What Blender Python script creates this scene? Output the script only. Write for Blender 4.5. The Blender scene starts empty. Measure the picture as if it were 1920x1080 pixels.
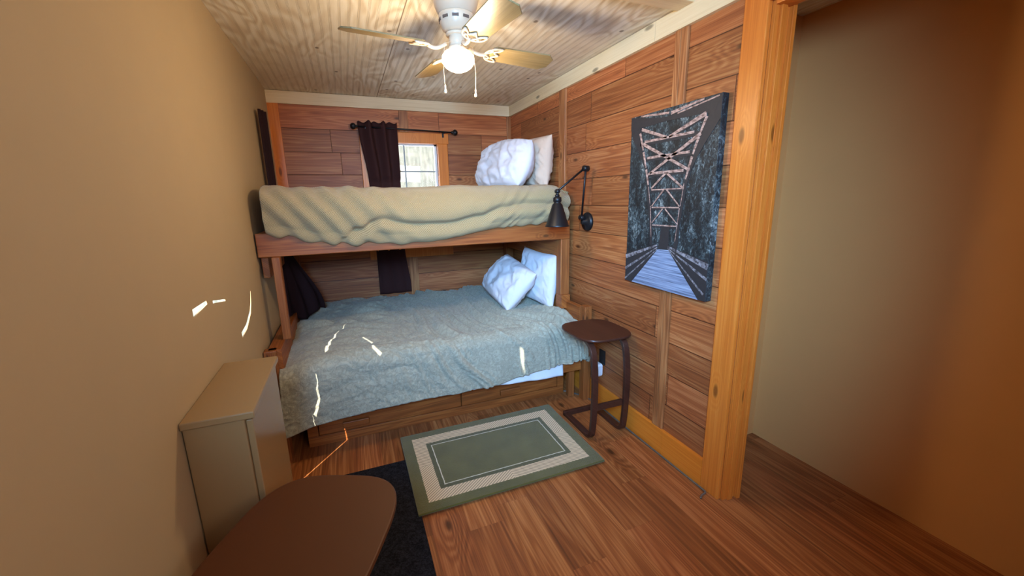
import bpy, bmesh, math, random
from mathutils import Vector, Matrix, noise, Euler
PI = math.pi
random.seed(7)
C = bpy.context.scene.collection
SC = bpy.context.scene

# ------------------------------------------------------------------ camera, world, sun, daylight, exposure
cam_d = bpy.data.cameras.new('camera')
cam = bpy.data.objects.new('camera', cam_d); C.objects.link(cam)
cam_d.sensor_fit = 'HORIZONTAL'; cam_d.sensor_width = 36.0
cam_d.lens = 760.85 * 36.0 / 1920.0
cam_d.clip_start = 0.02
YAW, PITCH, ROLL = 0.379600, 0.218438, -0.0195384
def _cam():
    cy, sy, cp, sp = math.cos(YAW), math.sin(YAW), math.cos(PITCH), math.sin(PITCH)
    f = Vector((sy*cp, cy*cp, -sp)); r = Vector((cy, -sy, 0)); u = r.cross(f)
    r2 = math.cos(ROLL)*r + math.sin(ROLL)*u; u2 = -math.sin(ROLL)*r + math.cos(ROLL)*u
    m = Matrix((( r2.x, u2.x, -f.x, -1.48414), (r2.y, u2.y, -f.y, -3.68019), (r2.z, u2.z, -f.z, 1.38471), (0, 0, 0, 1)))
    cam.matrix_world = m
_cam()
SC.camera = cam
SC.view_settings.view_transform = 'Standard'
SC.view_settings.look = 'None'
SC.view_settings.gamma = 1.0
SC.view_settings.exposure = 0.05
SC.view_settings.use_curve_mapping = False

world = bpy.data.worlds.new('world'); SC.world = world; world.use_nodes = True
bgn = world.node_tree.nodes['Background']
bgn.inputs[0].default_value = (0.80, 0.92, 1.0, 1); bgn.inputs[1].default_value = 1.0

SUN_EL = math.radians(28.0)
SUN_H = Vector((0.60, 0.80, 0))
SUN_DIR = Vector((SUN_H.x*math.cos(SUN_EL), SUN_H.y*math.cos(SUN_EL), -math.sin(SUN_EL)))
sd = bpy.data.lights.new('sun', 'SUN'); sd.energy = 16.0; sd.angle = 0.006; sd.color = (1.0, 0.94, 0.82)
sun = bpy.data.objects.new('sun', sd); C.objects.link(sun)
sun.rotation_euler = SUN_DIR.to_track_quat('-Z', 'Y').to_euler()

def area(name, loc, direction, sx, sy, power, col, spread=PI):
    d = bpy.data.lights.new(name, 'AREA'); d.shape = 'RECTANGLE'; d.size = sx; d.size_y = sy
    d.energy = power; d.color = col; d.spread = spread
    o = bpy.data.objects.new(name, d); C.objects.link(o); o.location = loc
    o.rotation_euler = Vector(direction).to_track_quat('-Z', 'Z').to_euler()
    return o
# daylight: by the window in the left wall near the photographer, an added fill by the front wall, and the back window
area('daylight_left_window', (-1.90, -3.95, 1.72), (1.62, 2.95, -0.85), 0.8, 0.5, 60, (0.27, 0.57, 1.0), 1.25)
area('added_front_fill', (-0.7, -4.56, 1.90), (-0.05, 1, -0.05), 1.3, 0.3, 17, (0.96, 0.95, 0.96))  # neutral fill light added behind the camera, no known window there
area('daylight_back_window', (-0.96, 0.22, 1.42), (0.0, -1, -0.05), 0.55, 0.85, 7, (0.80, 0.92, 1.0))
# the ceiling fan's bulb is in the fan builder below

# ------------------------------------------------------------------ node helpers
class NT:
    def __init__(s, name):
        s.m = bpy.data.materials.new(name); s.m.use_nodes = True
        s.t = s.m.node_tree; s.n = s.t.nodes; s.b = s.n['Principled BSDF']
        s._tc = None
    def new(s, k): return s.n.new(k)
    def link(s, a, b): s.t.links.new(a, b)
    def put(s, sock, v):
        if isinstance(v, (int, float)): sock.default_value = v
        elif isinstance(v, (tuple, list)): sock.default_value = v if len(v) == len(sock.default_value) else (*v, 1)
        else: s.link(v, sock)
    def M(s, op, a, b=None, c=None):
        n = s.new('ShaderNodeMath'); n.operation = op; s.put(n.inputs[0], a)
        if b is not None: s.put(n.inputs[1], b)
        if c is not None: s.put(n.inputs[2], c)
        return n.outputs[0]
    def comb(s, x, y, z=0.0):
        n = s.new('ShaderNodeCombineXYZ'); s.put(n.inputs[0], x); s.put(n.inputs[1], y); s.put(n.inputs[2], z); return n.outputs[0]
    def xyz(s):
        if s._tc is None:
            t = s.new('ShaderNodeTexCoord'); p = s.new('ShaderNodeSeparateXYZ'); s.link(t.outputs['Object'], p.inputs[0])
            s._tc = (p.outputs[0], p.outputs[1], p.outputs[2], t.outputs['Object'])
        return s._tc
    def noise(s, vec, scale=5, detail=3, rough=.5, dist=0):
        n = s.new('ShaderNodeTexNoise'); s.put(n.inputs['Vector'], vec); s.put(n.inputs['Scale'], scale)
        n.inputs['Detail'].default_value = detail; n.inputs['Roughness'].default_value = rough
        n.inputs['Distortion'].default_value = dist
        return n.outputs['Fac']
    def wn(s, vec):
        n = s.new('ShaderNodeTexWhiteNoise'); n.noise_dimensions = '3D'; s.put(n.inputs['Vector'], vec); return n.outputs['Value']
    def vor(s, vec, scale=1, feat='F1', rnd=1.0):
        n = s.new('ShaderNodeTexVoronoi'); n.voronoi_dimensions = '2D'; n.feature = feat; s.put(n.inputs['Vector'], vec); s.put(n.inputs['Scale'], scale)
        n.inputs['Randomness'].default_value = rnd
        return n.outputs['Distance'], n.outputs.get('Color')
    def ramp(s, fac, stops, interp='LINEAR'):
        n = s.new('ShaderNodeValToRGB'); s.put(n.inputs[0], fac); e = n.color_ramp; e.interpolation = interp
        while len(e.elements) > 1: e.elements.remove(e.elements[-1])
        for i, (p, c) in enumerate(stops):
            el = e.elements[0] if i == 0 else e.elements.new(p)
            el.position = p; el.color = (*c, 1)
        return n.outputs[0]
    def step(s, v, a, b):   # smooth 0..1 between a and b
        n = s.new('ShaderNodeMapRange'); n.interpolation_type = 'SMOOTHSTEP'; s.put(n.inputs[0], v)
        n.inputs[1].default_value = a; n.inputs[2].default_value = b; n.inputs[3].default_value = 0; n.inputs[4].default_value = 1
        return n.outputs[0]
    def mix(s, fac, a, b, mode='MIX'):
        n = s.new('ShaderNodeMix'); n.data_type = 'RGBA'; n.blend_type = mode; n.clamp_factor = True
        s.put(n.inputs[0], fac); s.put(n.inputs[6], a); s.put(n.inputs[7], b); return n.outputs[2]
    def bump(s, h, strength=.3, dist=.002):
        n = s.new('ShaderNodeBump'); s.put(n.inputs['Height'], h); n.inputs['Strength'].default_value = strength
        n.inputs['Distance'].default_value = dist; s.link(n.outputs[0], s.b.inputs['Normal'])
    def fin(s, col=None, rough=None, **kw):
        if col is not None: s.put(s.b.inputs['Base Color'], col)
        if rough is not None: s.put(s.b.inputs['Roughness'], rough)
        for k, v in kw.items(): s.put(s.b.inputs[k.replace('_', ' ')], v)
        return s.m

def L(c):   # sRGB 0-255 -> linear
    return tuple((x/255/12.92 if x/255 <= .04045 else ((x/255+.055)/1.055)**2.4) for x in c)

def plain(name, rgb, rough=.6, var=.08, scale=30, bump=0.0, **kw):
    s = NT(name); x, y, z, o = s.xyz(); c = L(rgb)
    n = s.noise(o, scale, 4)
    col = s.mix(n, tuple(v*(1-var) for v in c), tuple(min(1, v*(1+var)) for v in c))
    if bump: s.bump(n, bump, .002)
    return s.fin(col, rough, **kw)

def planks(name, ua, va, h, ln, dark, mid, light, off=0.0, groove=.0042, rough=.5, knots=.5, vary=.5,
           gscale=1.0, seam=(0.16, 0.10, 0.07), bumpk=.35, spec=.4, rfreq=75.0, ramp_=.06):
    """boards running along axis ua, stacked along axis va"""
    s = NT(name); X = s.xyz(); u = X['xyz'.index(ua)]; v = X['xyz'.index(va)]
    vr = s.M('DIVIDE', s.M('ADD', v, off), h)
    row = s.M('FLOOR', vr); fv = s.M('FRACT', vr)
    r1 = s.wn(s.comb(row, 3.7, 1.3))
    ur = s.M('ADD', s.M('DIVIDE', u, ln), s.M('MULTIPLY', r1, 7.3))
    colm = s.M('FLOOR', ur); fu = s.M('FRACT', ur)
    idv = s.wn(s.comb(row, colm, 5.1)); id2 = s.wn(s.comb(colm, row, 9.4))
    gx = s.M('ADD', s.M('MULTIPLY', u, 1.0*gscale), s.M('MULTIPLY', idv, 31.0))
    gy = s.M('ADD', s.M('MULTIPLY', v, 9.0*gscale), s.M('MULTIPLY', id2, 47.0))
    # knots
    kd, kc = s.vor(s.comb(s.M('MULTIPLY', gx, 2.1), s.M('MULTIPLY', gy, .62)), 1.0)
    ksep = s.new('ShaderNodeSeparateColor'); s.link(kc, ksep.inputs[0])
    kon = s.M('LESS_THAN', ksep.outputs[0], knots)
    knot = s.M('MULTIPLY', s.M('SUBTRACT', 1.0, s.step(kd, .02, .085)), kon)
    kring = s.M('MULTIPLY', s.M('SUBTRACT', 1.0, s.step(kd, .0, .42)), kon)
    low = s.noise(s.comb(s.M('MULTIPLY', gx, .55), gy), 1.2, 2, .5, .25)
    low2 = s.M('ADD', low, s.M('MULTIPLY', kring, .30))
    ring = s.M('SINE', s.M('MULTIPLY', low2, rfreq))
    fine = s.noise(s.comb(s.M('MULTIPLY', gx, 1.6), s.M('MULTIPLY', gy, 19.0)), 1.0, 5, .6)
    g = s.M('ADD', s.M('MULTIPLY', fine, .62), s.M('ADD', s.M('MULTIPLY', ring, ramp_), s.M('MULTIPLY', low, .38)))
    col = s.ramp(g, [(.18, L(dark)), (.50, L(mid)), (.82, L(light))])
    bright = s.M('ADD', 1.0 - vary*.5, s.M('MULTIPLY', idv, vary))
    cc = s.comb(bright, s.M('MULTIPLY', bright, s.M('ADD', .93, s.M('MULTIPLY', id2, .09))), bright)
    col = s.mix(1.0, col, cc, 'MULTIPLY')
    col = s.mix(s.M('MULTIPLY', knot, .75), col, (*L([c*.42 for c in dark]), 1))
    ev = s.M('MULTIPLY', s.M('MINIMUM', fv, s.M('SUBTRACT', 1.0, fv)), h)
    eu = s.M('MULTIPLY', s.M('MINIMUM', fu, s.M('SUBTRACT', 1.0, fu)), ln)
    edge = s.M('MINIMUM', s.step(ev, 0.0, groove), s.step(eu, 0.0, groove*.8))
    col = s.mix(s.M('SUBTRACT', 1.0, edge), col, (*seam, 1), 'MULTIPLY')
    s.bump(s.M('ADD', s.M('MULTIPLY', edge, 1.0), s.M('MULTIPLY', fine, .25)), bumpk, .003)
    return s.fin(col, rough, Specular_IOR_Level=spec)

def wood(name, ua, dark, mid, light, rough=.45, knots=.25, rings=.1, gs=1.0, spec=.4, seed=0.0):
    """one solid board, grain along ua"""
    s = NT(name); X = s.xyz(); i = 'xyz'.index(ua)
    u = X[i]; a = X[(i+1) % 3]; b = X[(i+2) % 3]
    gx = s.M('ADD', s.M('MULTIPLY', u, 1.3*gs), seed); gy = s.M('MULTIPLY', s.M('ADD', a, s.M('MULTIPLY', b, .83)), 12.0*gs)
    low = s.noise(s.comb(s.M('MULTIPLY', gx, .6), gy), 1.2, 2, .5, .2)
    kd, kc = s.vor(s.comb(s.M('MULTIPLY', gx, 2.4), s.M('MULTIPLY', gy, .8)), 1.0)
    ksep = s.new('ShaderNodeSeparateColor'); s.link(kc, ksep.inputs[0])
    kon = s.M('LESS_THAN', ksep.outputs[0], knots)
    knot = s.M('MULTIPLY', s.M('SUBTRACT', 1.0, s.step(kd, .04, .11)), kon)
    kr = s.M('MULTIPLY', s.M('SUBTRACT', 1.0, s.step(kd, .05, .3)), kon)
    ring = s.M('SINE', s.M('MULTIPLY', s.M('ADD', low, s.M('MULTIPLY', kr, .3)), 50.0))
    fine = s.noise(s.comb(s.M('MULTIPLY', gx, 2.0), s.M('MULTIPLY', gy, 15.0)), 1.0, 4, .6)
    g = s.M('ADD', s.M('MULTIPLY', fine, .6), s.M('ADD', s.M('MULTIPLY', ring, rings), s.M('MULTIPLY', low, .4)))
    col = s.ramp(g, [(.2, L(dark)), (.5, L(mid)), (.8, L(light))])
    col = s.mix(s.M('MULTIPLY', knot, .7), col, (*L([c*.45 for c in dark]), 1))
    s.bump(fine, .12, .002)
    return s.fin(col, rough, Specular_IOR_Level=spec)

# ------------------------------------------------------------------ geometry helpers
def root_loc(p):
    v = Vector((0, 0, 0))
    while p is not None:
        v = v + p.location; p = p.parent
    return v
def obj(name, bm, mat=None, parent=None, smooth=False, local=False, kind=None, bevel=0, recalc=True):
    if recalc: bmesh.ops.recalc_face_normals(bm, faces=bm.faces)
    me = bpy.data.meshes.new(name); bm.to_mesh(me); bm.free()
    if parent is not None and not local:
        me.transform(Matrix.Translation(-root_loc(parent)))
    if smooth:
        for p in me.polygons: p.use_smooth = True
    mats = mat if isinstance(mat, (list, tuple)) else [mat]
    for m in mats:
        if m: me.materials.append(m)
    o = bpy.data.objects.new(name, me); C.objects.link(o); o.parent = parent
    if bevel:
        md = o.modifiers.new('bevel', 'BEVEL'); md.width = bevel; md.segments = 2; md.limit_method = 'ANGLE'; md.angle_limit = .7
    if kind: o['kind'] = kind
    return o
def thing(name, label, cat, loc=(0, 0, 0), rz=0, group=None):
    o = bpy.data.objects.new(name, None); C.objects.link(o); o.location = loc; o.rotation_euler = (0, 0, rz)
    o.empty_display_size = .05
    return tag(o, label, cat, group)
def tag(o, label, cat, group=None):
    o['label'] = label; o['category'] = cat
    if group: o['group'] = group
    return o
def copy_tree(o, parent=None):
    c = o.copy(); C.objects.link(c); c.parent = parent
    for ch in list(o.children): copy_tree(ch, c)
    return c
def bx(bm, x0, x1, y0, y1, z0, z1, mi=0):
    vs = [bm.verts.new((x, y, z)) for x in (x0, x1) for y in (y0, y1) for z in (z0, z1)]
    for f in ((0, 1, 3, 2), (4, 6, 7, 5), (0, 4, 5, 1), (2, 3, 7, 6), (0, 2, 6, 4), (1, 5, 7, 3)):
        fc = bm.faces.new([vs[i] for i in f]); fc.material_index = mi
    return vs
def box(*a):
    bm = bmesh.new(); bx(bm, *a); return bm
def boxes(*l):
    bm = bmesh.new()
    for a in l: bx(bm, *a)
    return bm
def lathe(bm, prof, seg=40, cen=(0, 0, 0), axis=None, caps=True):
    """prof: list of (r, h); axis: direction of h"""
    q = Vector(axis or (0, 0, 1)).to_track_quat('Z', 'Y'); c = Vector(cen); rings = []
    for r, h in prof:
        rings.append([bm.verts.new(c + q @ Vector((max(r, 1e-5)*math.cos(2*PI*i/seg), max(r, 1e-5)*math.sin(2*PI*i/seg), h))) for i in range(seg)])
    for a, b in zip(rings, rings[1:]):
        for i in range(seg): bm.faces.new((a[i], a[(i+1) % seg], b[(i+1) % seg], b[i]))
    if caps:
        bm.faces.new(list(reversed(rings[0]))); bm.faces.new(rings[-1])
    return bm
def tube(bm, pts, r, seg=10, caps=True):
    pts = [Vector(p) for p in pts]; rs = r if isinstance(r, (list, tuple)) else [r]*len(pts); rings = []
    t0 = (pts[1]-pts[0]).normalized(); n = t0.orthogonal().normalized()
    for i, p in enumerate(pts):
        t = (pts[min(i+1, len(pts)-1)]-pts[max(i-1, 0)]).normalized()
        n = (n - t*n.dot(t)).normalized(); b = t.cross(n)
        rings.append([bm.verts.new(p + rs[i]*(math.cos(2*PI*k/seg)*n + math.sin(2*PI*k/seg)*b)) for k in range(seg)])
    for a, b in zip(rings, rings[1:]):
        for i in range(seg): bm.faces.new((a[i], a[(i+1) % seg], b[(i+1) % seg], b[i]))
    if caps: bm.faces.new(list(reversed(rings[0]))); bm.faces.new(rings[-1])
    return bm
def smooth_path(pts, n=8, closed=False):
    P = [Vector(p) for p in pts]; out = []
    N = len(P); rng = range(N) if closed else range(N-1)
    for i in rng:
        g = (lambda k: P[k % N]) if closed else (lambda k: P[min(max(k, 0), N-1)])
        p0, p1, p2, p3 = g(i-1), g(i), g(i+1), g(i+2)
        for j in range(n):
            t = j/n
            out.append(.5*((2*p1)+(-p0+p2)*t+(2*p0-5*p1+4*p2-p3)*t*t+(-p0+3*p1-3*p2+p3)*t**3))
    if not closed: out.append(P[-1])
    return out
def strip(bm, path, width_dir, w, th):
    """bentwood: rectangular section swept on a path; width along width_dir, thickness th across"""
    path = [Vector(p) for p in path]; wd = Vector(width_dir).normalized(); rings = []
    for i, p in enumerate(path):
        t = (path[min(i+1, len(path)-1)]-path[max(i-1, 0)]).normalized(); nn = t.cross(wd).normalized()
        rings.append([bm.verts.new(p + a*wd*w/2 + b*nn*th/2) for a, b in ((-1, -1), (1, -1), (1, 1), (-1, 1))])
    for a, b in zip(rings, rings[1:]):
        for i in range(4): bm.faces.new((a[i], a[(i+1) % 4], b[(i+1) % 4], b[i]))
    bm.faces.new(list(reversed(rings[0]))); bm.faces.new(rings[-1]); return bm
def prism(bm, poly, z0, z1, mapf=None):
    mapf = mapf or (lambda x, y, z: (x, y, z))
    a = [bm.verts.new(mapf(x, y, z0)) for x, y in poly]; b = [bm.verts.new(mapf(x, y, z1)) for x, y in poly]
    bm.faces.new(list(reversed(a))); bm.faces.new(b); n = len(poly)
    for i in range(n): bm.faces.new((a[i], a[(i+1) % n], b[(i+1) % n], b[i]))
    return bm

# ------------------------------------------------------------------ materials
H = 2.2
CED_D, CED_M, CED_L = (94, 44, 20), (168, 98, 52), (218, 156, 96)
m_wall_back = planks('cedar_back', 'x', 'z', .1725, 1.25, CED_D, CED_M, CED_L, off=.132, knots=.32, vary=.45)
m_wall_right = planks('cedar_right', 'y', 'z', .1725, 1.1, CED_D, CED_M, CED_L, off=.053, knots=.35, vary=.5)
m_batten = wood('cedar_batten', 'z', (98, 52, 26), (164, 102, 58), (204, 146, 92), knots=.25)
m_pine = wood('orange_pine', 'z', (186, 92, 28), (214, 122, 44), (232, 152, 70), rough=.35, knots=.42, rings=.04, gs=.8)
m_pine_x = wood('orange_pine_x', 'x', (182, 90, 28), (210, 120, 44), (230, 150, 70), rough=.35, knots=.15, rings=.04, gs=.8, seed=4.0)
m_pine_y = wood('orange_pine_y', 'y', (190, 96, 26), (218, 124, 38), (230, 146, 56), rough=.35, knots=.0, rings=.03, gs=.7, seed=9.0)
m_crown_x = wood('pale_pine_x', 'x', (200, 172, 130), (226, 202, 162), (240, 220, 186), rough=.6, knots=.22, rings=.03, gs=.8)
m_crown_y = wood('pale_pine_y', 'y', (208, 182, 138), (232, 212, 170), (244, 228, 192), rough=.6, knots=.34, rings=.02, gs=.8, seed=2.0)
m_bed_x = wood('bunk_wood_x', 'x', (78, 36, 12), (142, 76, 30), (182, 112, 54), rough=.5, knots=.25, rings=.06)
m_bed_y = wood('bunk_wood_y', 'y', (86, 40, 14), (150, 82, 34), (192, 122, 60), rough=.5, knots=.2, rings=.06, seed=5.0)
m_bed_z = wood('bunk_wood_z', 'z', (84, 40, 16), (144, 82, 38), (182, 120, 64), rough=.5, knots=.2, rings=.05, seed=3.0)
m_tan = plain('tan_paint', (180, 156, 120), .85, .03, 6)
m_tan_warm = plain('warm_tan_paint', (216, 156, 92), .85, .03, 6)
m_floor = planks('vinyl_plank', 'y', 'x', .152, 1.22, (70, 32, 14), (150, 87, 45), (204, 142, 86), off=.06, groove=.0009,
                 rough=.42, knots=.22, vary=.28, gscale=.8, ramp_=.07, seam=(.55, .45, .4), bumpk=.1, spec=.5)
m_dark_wood = wood('walnut_veneer', 'y', (46, 24, 18), (66, 36, 27), (82, 48, 36), rough=.32, knots=0, rings=.03)
m_table_top = plain('brown_laminate_top', (80, 40, 14), .5, .06, 8, Specular_IOR_Level=.3)
m_black = plain('black_metal', (22, 21, 24), .42, .05, 60, Metallic=.3)
m_blackplastic = plain('black_plastic', (16, 15, 16), .5)
m_white_enamel = plain('white_enamel', (218, 196, 168), .28, .02, 10)
m_trimwhite = plain('white_plastic', (232, 236, 245), .35, .01)
m_blade = wood('pale_oak', 'x', (116, 98, 62), (140, 122, 84), (162, 144, 106), rough=.3, knots=0, rings=.05, gs=1.2)
m_grey_metal = plain('grey_cable', (120, 116, 112), .4, .05, 40, Metallic=.5)

def ceiling_mat():
    s = NT('beadboard'); x, y, z, o = s.xyz()
    pan = s.M('FLOOR', s.M('DIVIDE', s.M('ADD', x, 1.16), 1.22))
    fx = s.M('FRACT', s.M('DIVIDE', s.M('ADD', x, 1.16), .0406))
    gro = s.M('ABSOLUTE', s.M('SUBTRACT', fx, .5))         # bead line
    d1 = s.M('SUBTRACT', 1.0, s.step(gro, .0, .035)); 
    d2 = s.M('SUBTRACT', 1.0, s.step(s.M('ABSOLUTE', s.M('SUBTRACT', gro, .11)), .0, .022))
    fp = s.M('FRACT', s.M('DIVIDE', s.M('ADD', x, 1.16), 1.22))
    seam = s.M('SUBTRACT', 1.0, s.step(s.M('MULTIPLY', s.M('MINIMUM', fp, s.M('SUBTRACT', 1.0, fp)), 1.22), .001, .004))
    pid = s.wn(s.comb(pan, 2.0, 1.0))
    v = s.comb(s.M('ADD', s.M('MULTIPLY', x, 3.0), s.M('MULTIPLY', pid, 20.0)), s.M('MULTIPLY', y, .9), pid)
    low = s.noise(v, 1.5, 2.0, .45, .35)
    ring = s.M('SINE', s.M('MULTIPLY', low, 70.0))
    amp = s.step(s.noise(s.comb(s.M('MULTIPLY', x, 1.2), y, 3.0), 1.3, 1), .42, .62)
    fine = s.noise(s.comb(s.M('MULTIPLY', x, 60.0), s.M('MULTIPLY', y, 4.0)), 1.0, 4, .6)
    g = s.M('ADD', .5, s.M('ADD', s.M('MULTIPLY', s.M('MULTIPLY', ring, .17), s.M('ADD', .25, amp)), s.M('MULTIPLY', s.M('SUBTRACT', fine, .5), .5)))
    col = s.ramp(g, [(.12, L((206, 186, 158))), (.5, L((234, 224, 204))), (.85, L((250, 245, 234)))])
    line = s.M('MAXIMUM', s.M('MULTIPLY', d1, .4), s.M('MULTIPLY', d2, .6))
    col = s.mix(s.M('MAXIMUM', line, seam), col, (.33, .27, .20, 1), 'MULTIPLY')
    kd, kc = s.vor(s.comb(s.M('MULTIPLY', x, 3.0), s.M('MULTIPLY', y, 2.2)), 1.0)
    col = s.mix(s.M('MULTIPLY', s.M('SUBTRACT', 1.0, s.step(kd, .02, .04)), .7), col, (.12, .07, .04, 1))
    s.bump(s.M('ADD', s.M('SUBTRACT', 1.0, s.M('MAXIMUM', d1, d2)), s.M('MULTIPLY', fine, .2)), .5, .003)
    return s.fin(col, .6, Specular_IOR_Level=.35)
m_ceiling = ceiling_mat()

def quilt_mat():      # upper bunk: diagonal woven khaki
    s = NT('khaki_quilt'); x, y, z, o = s.xyz()
    uv = s.new('ShaderNodeUVMap'); sp = s.new('ShaderNodeSeparateXYZ'); s.link(uv.outputs[0], sp.inputs[0])
    u, v = sp.outputs[0], sp.outputs[1]
    wob = s.M('MULTIPLY', s.noise(s.comb(u, v), 12, 2), .012)
    a = s.M('SINE', s.M('MULTIPLY', s.M('ADD', s.M('ADD', u, v), wob), 520.0))
    b = s.M('SINE', s.M('MULTIPLY', s.M('ADD', s.M('SUBTRACT', u, s.M('MULTIPLY', v, 1.2)), wob), 520.0))
    h = s.M('ADD', s.M('MULTIPLY', a, .5), s.M('MULTIPLY', b, .5))
    n = s.noise(o, 90, 4)
    col = s.mix(s.step(h, -.9, .6), (*L((122, 102, 68)), 1), (*L((194, 174, 132)), 1))
    col = s.mix(s.M('MULTIPLY', n, .25), col, (*L((140, 128, 96)), 1))
    s.bump(s.M('ADD', h, n), .55, .0025)
    return s.fin(col, .85, Sheen_Weight=.2, Specular_IOR_Level=.15)
m_quilt = quilt_mat()

def comforter_mat():  # lower bunk: grey sage crinkled matelasse
    s = NT('sage_comforter'); uv = s.new('ShaderNodeUVMap'); sp = s.new('ShaderNodeSeparateXYZ'); s.link(uv.outputs[0], sp.inputs[0])
    u, v = sp.outputs[0], sp.outputs[1]
    n1 = s.noise(s.comb(u, v), 26, 5, .6, 1.2)
    n2 = s.noise(s.comb(s.M('MULTIPLY', u, 70.0), s.M('MULTIPLY', v, 22.0)), 1.0, 3, .6, .8)
    d, _ = s.vor(s.comb(s.M('ADD', u, s.M('MULTIPLY', n1, .06)), s.M('ADD', v, s.M('MULTIPLY', n2, .03))), 22, 'DISTANCE_TO_EDGE')
    floral = s.step(d, .0, .12)
    n3 = s.noise(s.comb(u, v), 120, 3)
    rid = s.M('ABSOLUTE', s.M('SUBTRACT', n1, .5))
    h = s.M('ADD', s.M('MULTIPLY', s.step(rid, 0, .12), 1.0), s.M('ADD', s.M('MULTIPLY', n2, .8), s.M('ADD', s.M('MULTIPLY', floral, .45), s.M('MULTIPLY', n3, .3))))
    col = s.mix(s.M('MULTIPLY', h, .4), (*L((132, 130, 114)), 1), (*L((176, 174, 156)), 1))
    s.bump(h, .40, .0030)
    return s.fin(col, .8, Sheen_Weight=.2, Specular_IOR_Level=.2)
m_comforter = comforter_mat()

def cloth(name, rgb, sc=40, b=.3, rough=.85, **kw):
    s = NT(name); x, y, z, o = s.xyz(); n = s.noise(o, sc, 4, .6); n2 = s.noise(o, 7, 3, .5, 1.0)
    c = L(rgb)
    col = s.mix(n, tuple(v*.93 for v in c), c)
    s.bump(s.M('ADD', n2, s.M('MULTIPLY', n, .15)), b, .02)
    return s.fin(col, rough, Specular_IOR_Level=.15, **kw)
m_pillow = cloth('white_pillowcase', (222, 220, 226))
m_pillow_peach = cloth('peach_pillowcase', (216, 190, 168))
m_sheet = cloth('white_sheet', (232, 234, 240))
m_curtain = cloth('brown_curtain', (60, 34, 32), 60, .1)
m_curtain_dk = cloth('dark_brown_curtain', (44, 26, 28), 60, .1)

# ------------------------------------------------------------------ room shell
WL = -1.95; YF = -4.6
floor = obj('floor', box(WL-.1, 0.85, YF, .1, -.06, 0), m_floor, kind='structure')
ceil = obj('ceiling', box(WL-.12, 0.85, YF-.1, .12, H, H+.12), m_ceiling, kind='structure')
wx0, wx1, wz0, wz1 = -1.24, -.688, .972, 1.852
obj('wall_back', boxes((WL-.1, wx0, 0, .12, 0, H), (wx1, .85, 0, .12, 0, H), (wx0, wx1, 0, .12, 0, wz0), (wx0, wx1, 0, .12, wz1, H)), m_wall_back, kind='structure')
DY0, DY1 = -2.52, -3.42     # doorway in the right wall
obj('wall_right', boxes((0, .075, DY0, 0, 0, H), (0, .075, YF, DY1, 0, H), (0, .075, DY1, DY0, 2.05, H)), m_wall_right, kind='structure')
# closet behind the doorway
obj('wall_closet', boxes((.62, .70, YF, -2.1, 0, H), (.075, .62, -2.2, -2.1, 0, H), (.075, .62, YF, YF+.1, 0, H)), m_tan_warm, kind='structure')
obj('wall_front', box(WL, .11, YF-.12, YF, 0, H), m_tan, kind='structure')
def blind_window(n, a):   # framed window with a drawn pale shade, out of the photograph
    e = bpy.data.objects.new('window_%d' % n, None); C.objects.link(e); e['kind'] = 'structure'
    x0, x1, y0, y1, z0, z1 = a
    m = plain('pale_shade_%d' % n, (224, 226, 224), .9)
    obj('window_shade', box(x0, x1, y0, y1, z0, z1), m, e)
    if x1-x0 > y1-y0: q = [(x0-.08, x0, y0, y1+.01, z0-.08, z1+.08), (x1, x1+.08, y0, y1+.01, z0-.08, z1+.08), (x0, x1, y0, y1+.01, z1, z1+.08), (x0, x1, y0, y1+.01, z0-.08, z0)]
    else: q = [(x0, x1+.01, y0-.08, y0, z0-.08, z1+.08), (x0, x1+.01, y1, y1+.08, z0-.08, z1+.08), (x0, x1+.01, y0, y1, z1, z1+.08), (x0, x1+.01, y0, y1, z0-.08, z0)]
    obj('window_casing', boxes(*q), m_pine, e)
blind_window(3, (-1.4, 0.0, YF, YF+.02, .7, 2.0))  # made-up unseen window, put behind the added front fill
blind_window(2, (WL, WL+.02, -4.4, -3.5, .7, 1.9))

# left wall, with added slits, shaped back along the sun to throw slivers on the bed
def sun_back(S):
    k = (S[0]-WL)/SUN_DIR.x
    return (S[1]-SUN_DIR.y*k, S[2]-SUN_DIR.z*k)
holes = []
def slit_poly(pts, w):
    """pts: lit centre line in the room; returns outline on the wall plane, w: half width"""
    q = [Vector(sun_back(p)) for p in pts]; a, b = [], []
    for i, p in enumerate(q):
        t = (q[min(i+1, len(q)-1)]-q[max(i-1, 0)]).normalized(); n = Vector((-t.y, t.x)); ww = w[i] if isinstance(w, (list, tuple)) else w
        a.append(p+n*ww); b.append(p-n*ww)
    return a+b[::-1]
holes.append(slit_poly([(-1.93, -1.730, 0.0), (-1.617, -1.312, 0), (-1.617, -1.300, .17)], [.008, .008, .009]))
holes.append(slit_poly([(-1.735, -1.465, .270), (-1.71, -1.465, .36), (-1.70, -1.46, .44), (-1.700, -1.45, .50)], [.010, .008, .007, .006]))
holes.append(slit_poly([(-1.672, -1.335, .585), (-1.66, -1.22, .585), (-1.62, -1.06, .59), (-1.58, -.97, .59), (-1.52, -.86, .59)], [.013, .012, .010, .007, .003]))
holes.append(slit_poly([(-1.475, -1.22, .60), (-1.445, -1.33, .60)], [.004, .005]))
holes.append(slit_poly([(-1.43, -1.37, .60), (-1.40, -1.47, .57)], [.007, .013]))
holes.append(slit_poly([(-.545, -1.46, .465), (-.540, -1.465, .36), (-.528, -1.465, .28)], [.019, .015, .003]))
cu = bpy.data.curves.new('wall_left', 'CURVE'); cu.dimensions = '2D'; cu.fill_mode = 'BOTH'; cu.extrude = .002
def add_spline(pts):
    sp = cu.splines.new('POLY'); sp.points.add(len(pts)-1); sp.use_cyclic_u = True
    for i, p in enumerate(pts): sp.points[i].co = (p[0], p[1], 0, 1)
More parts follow.
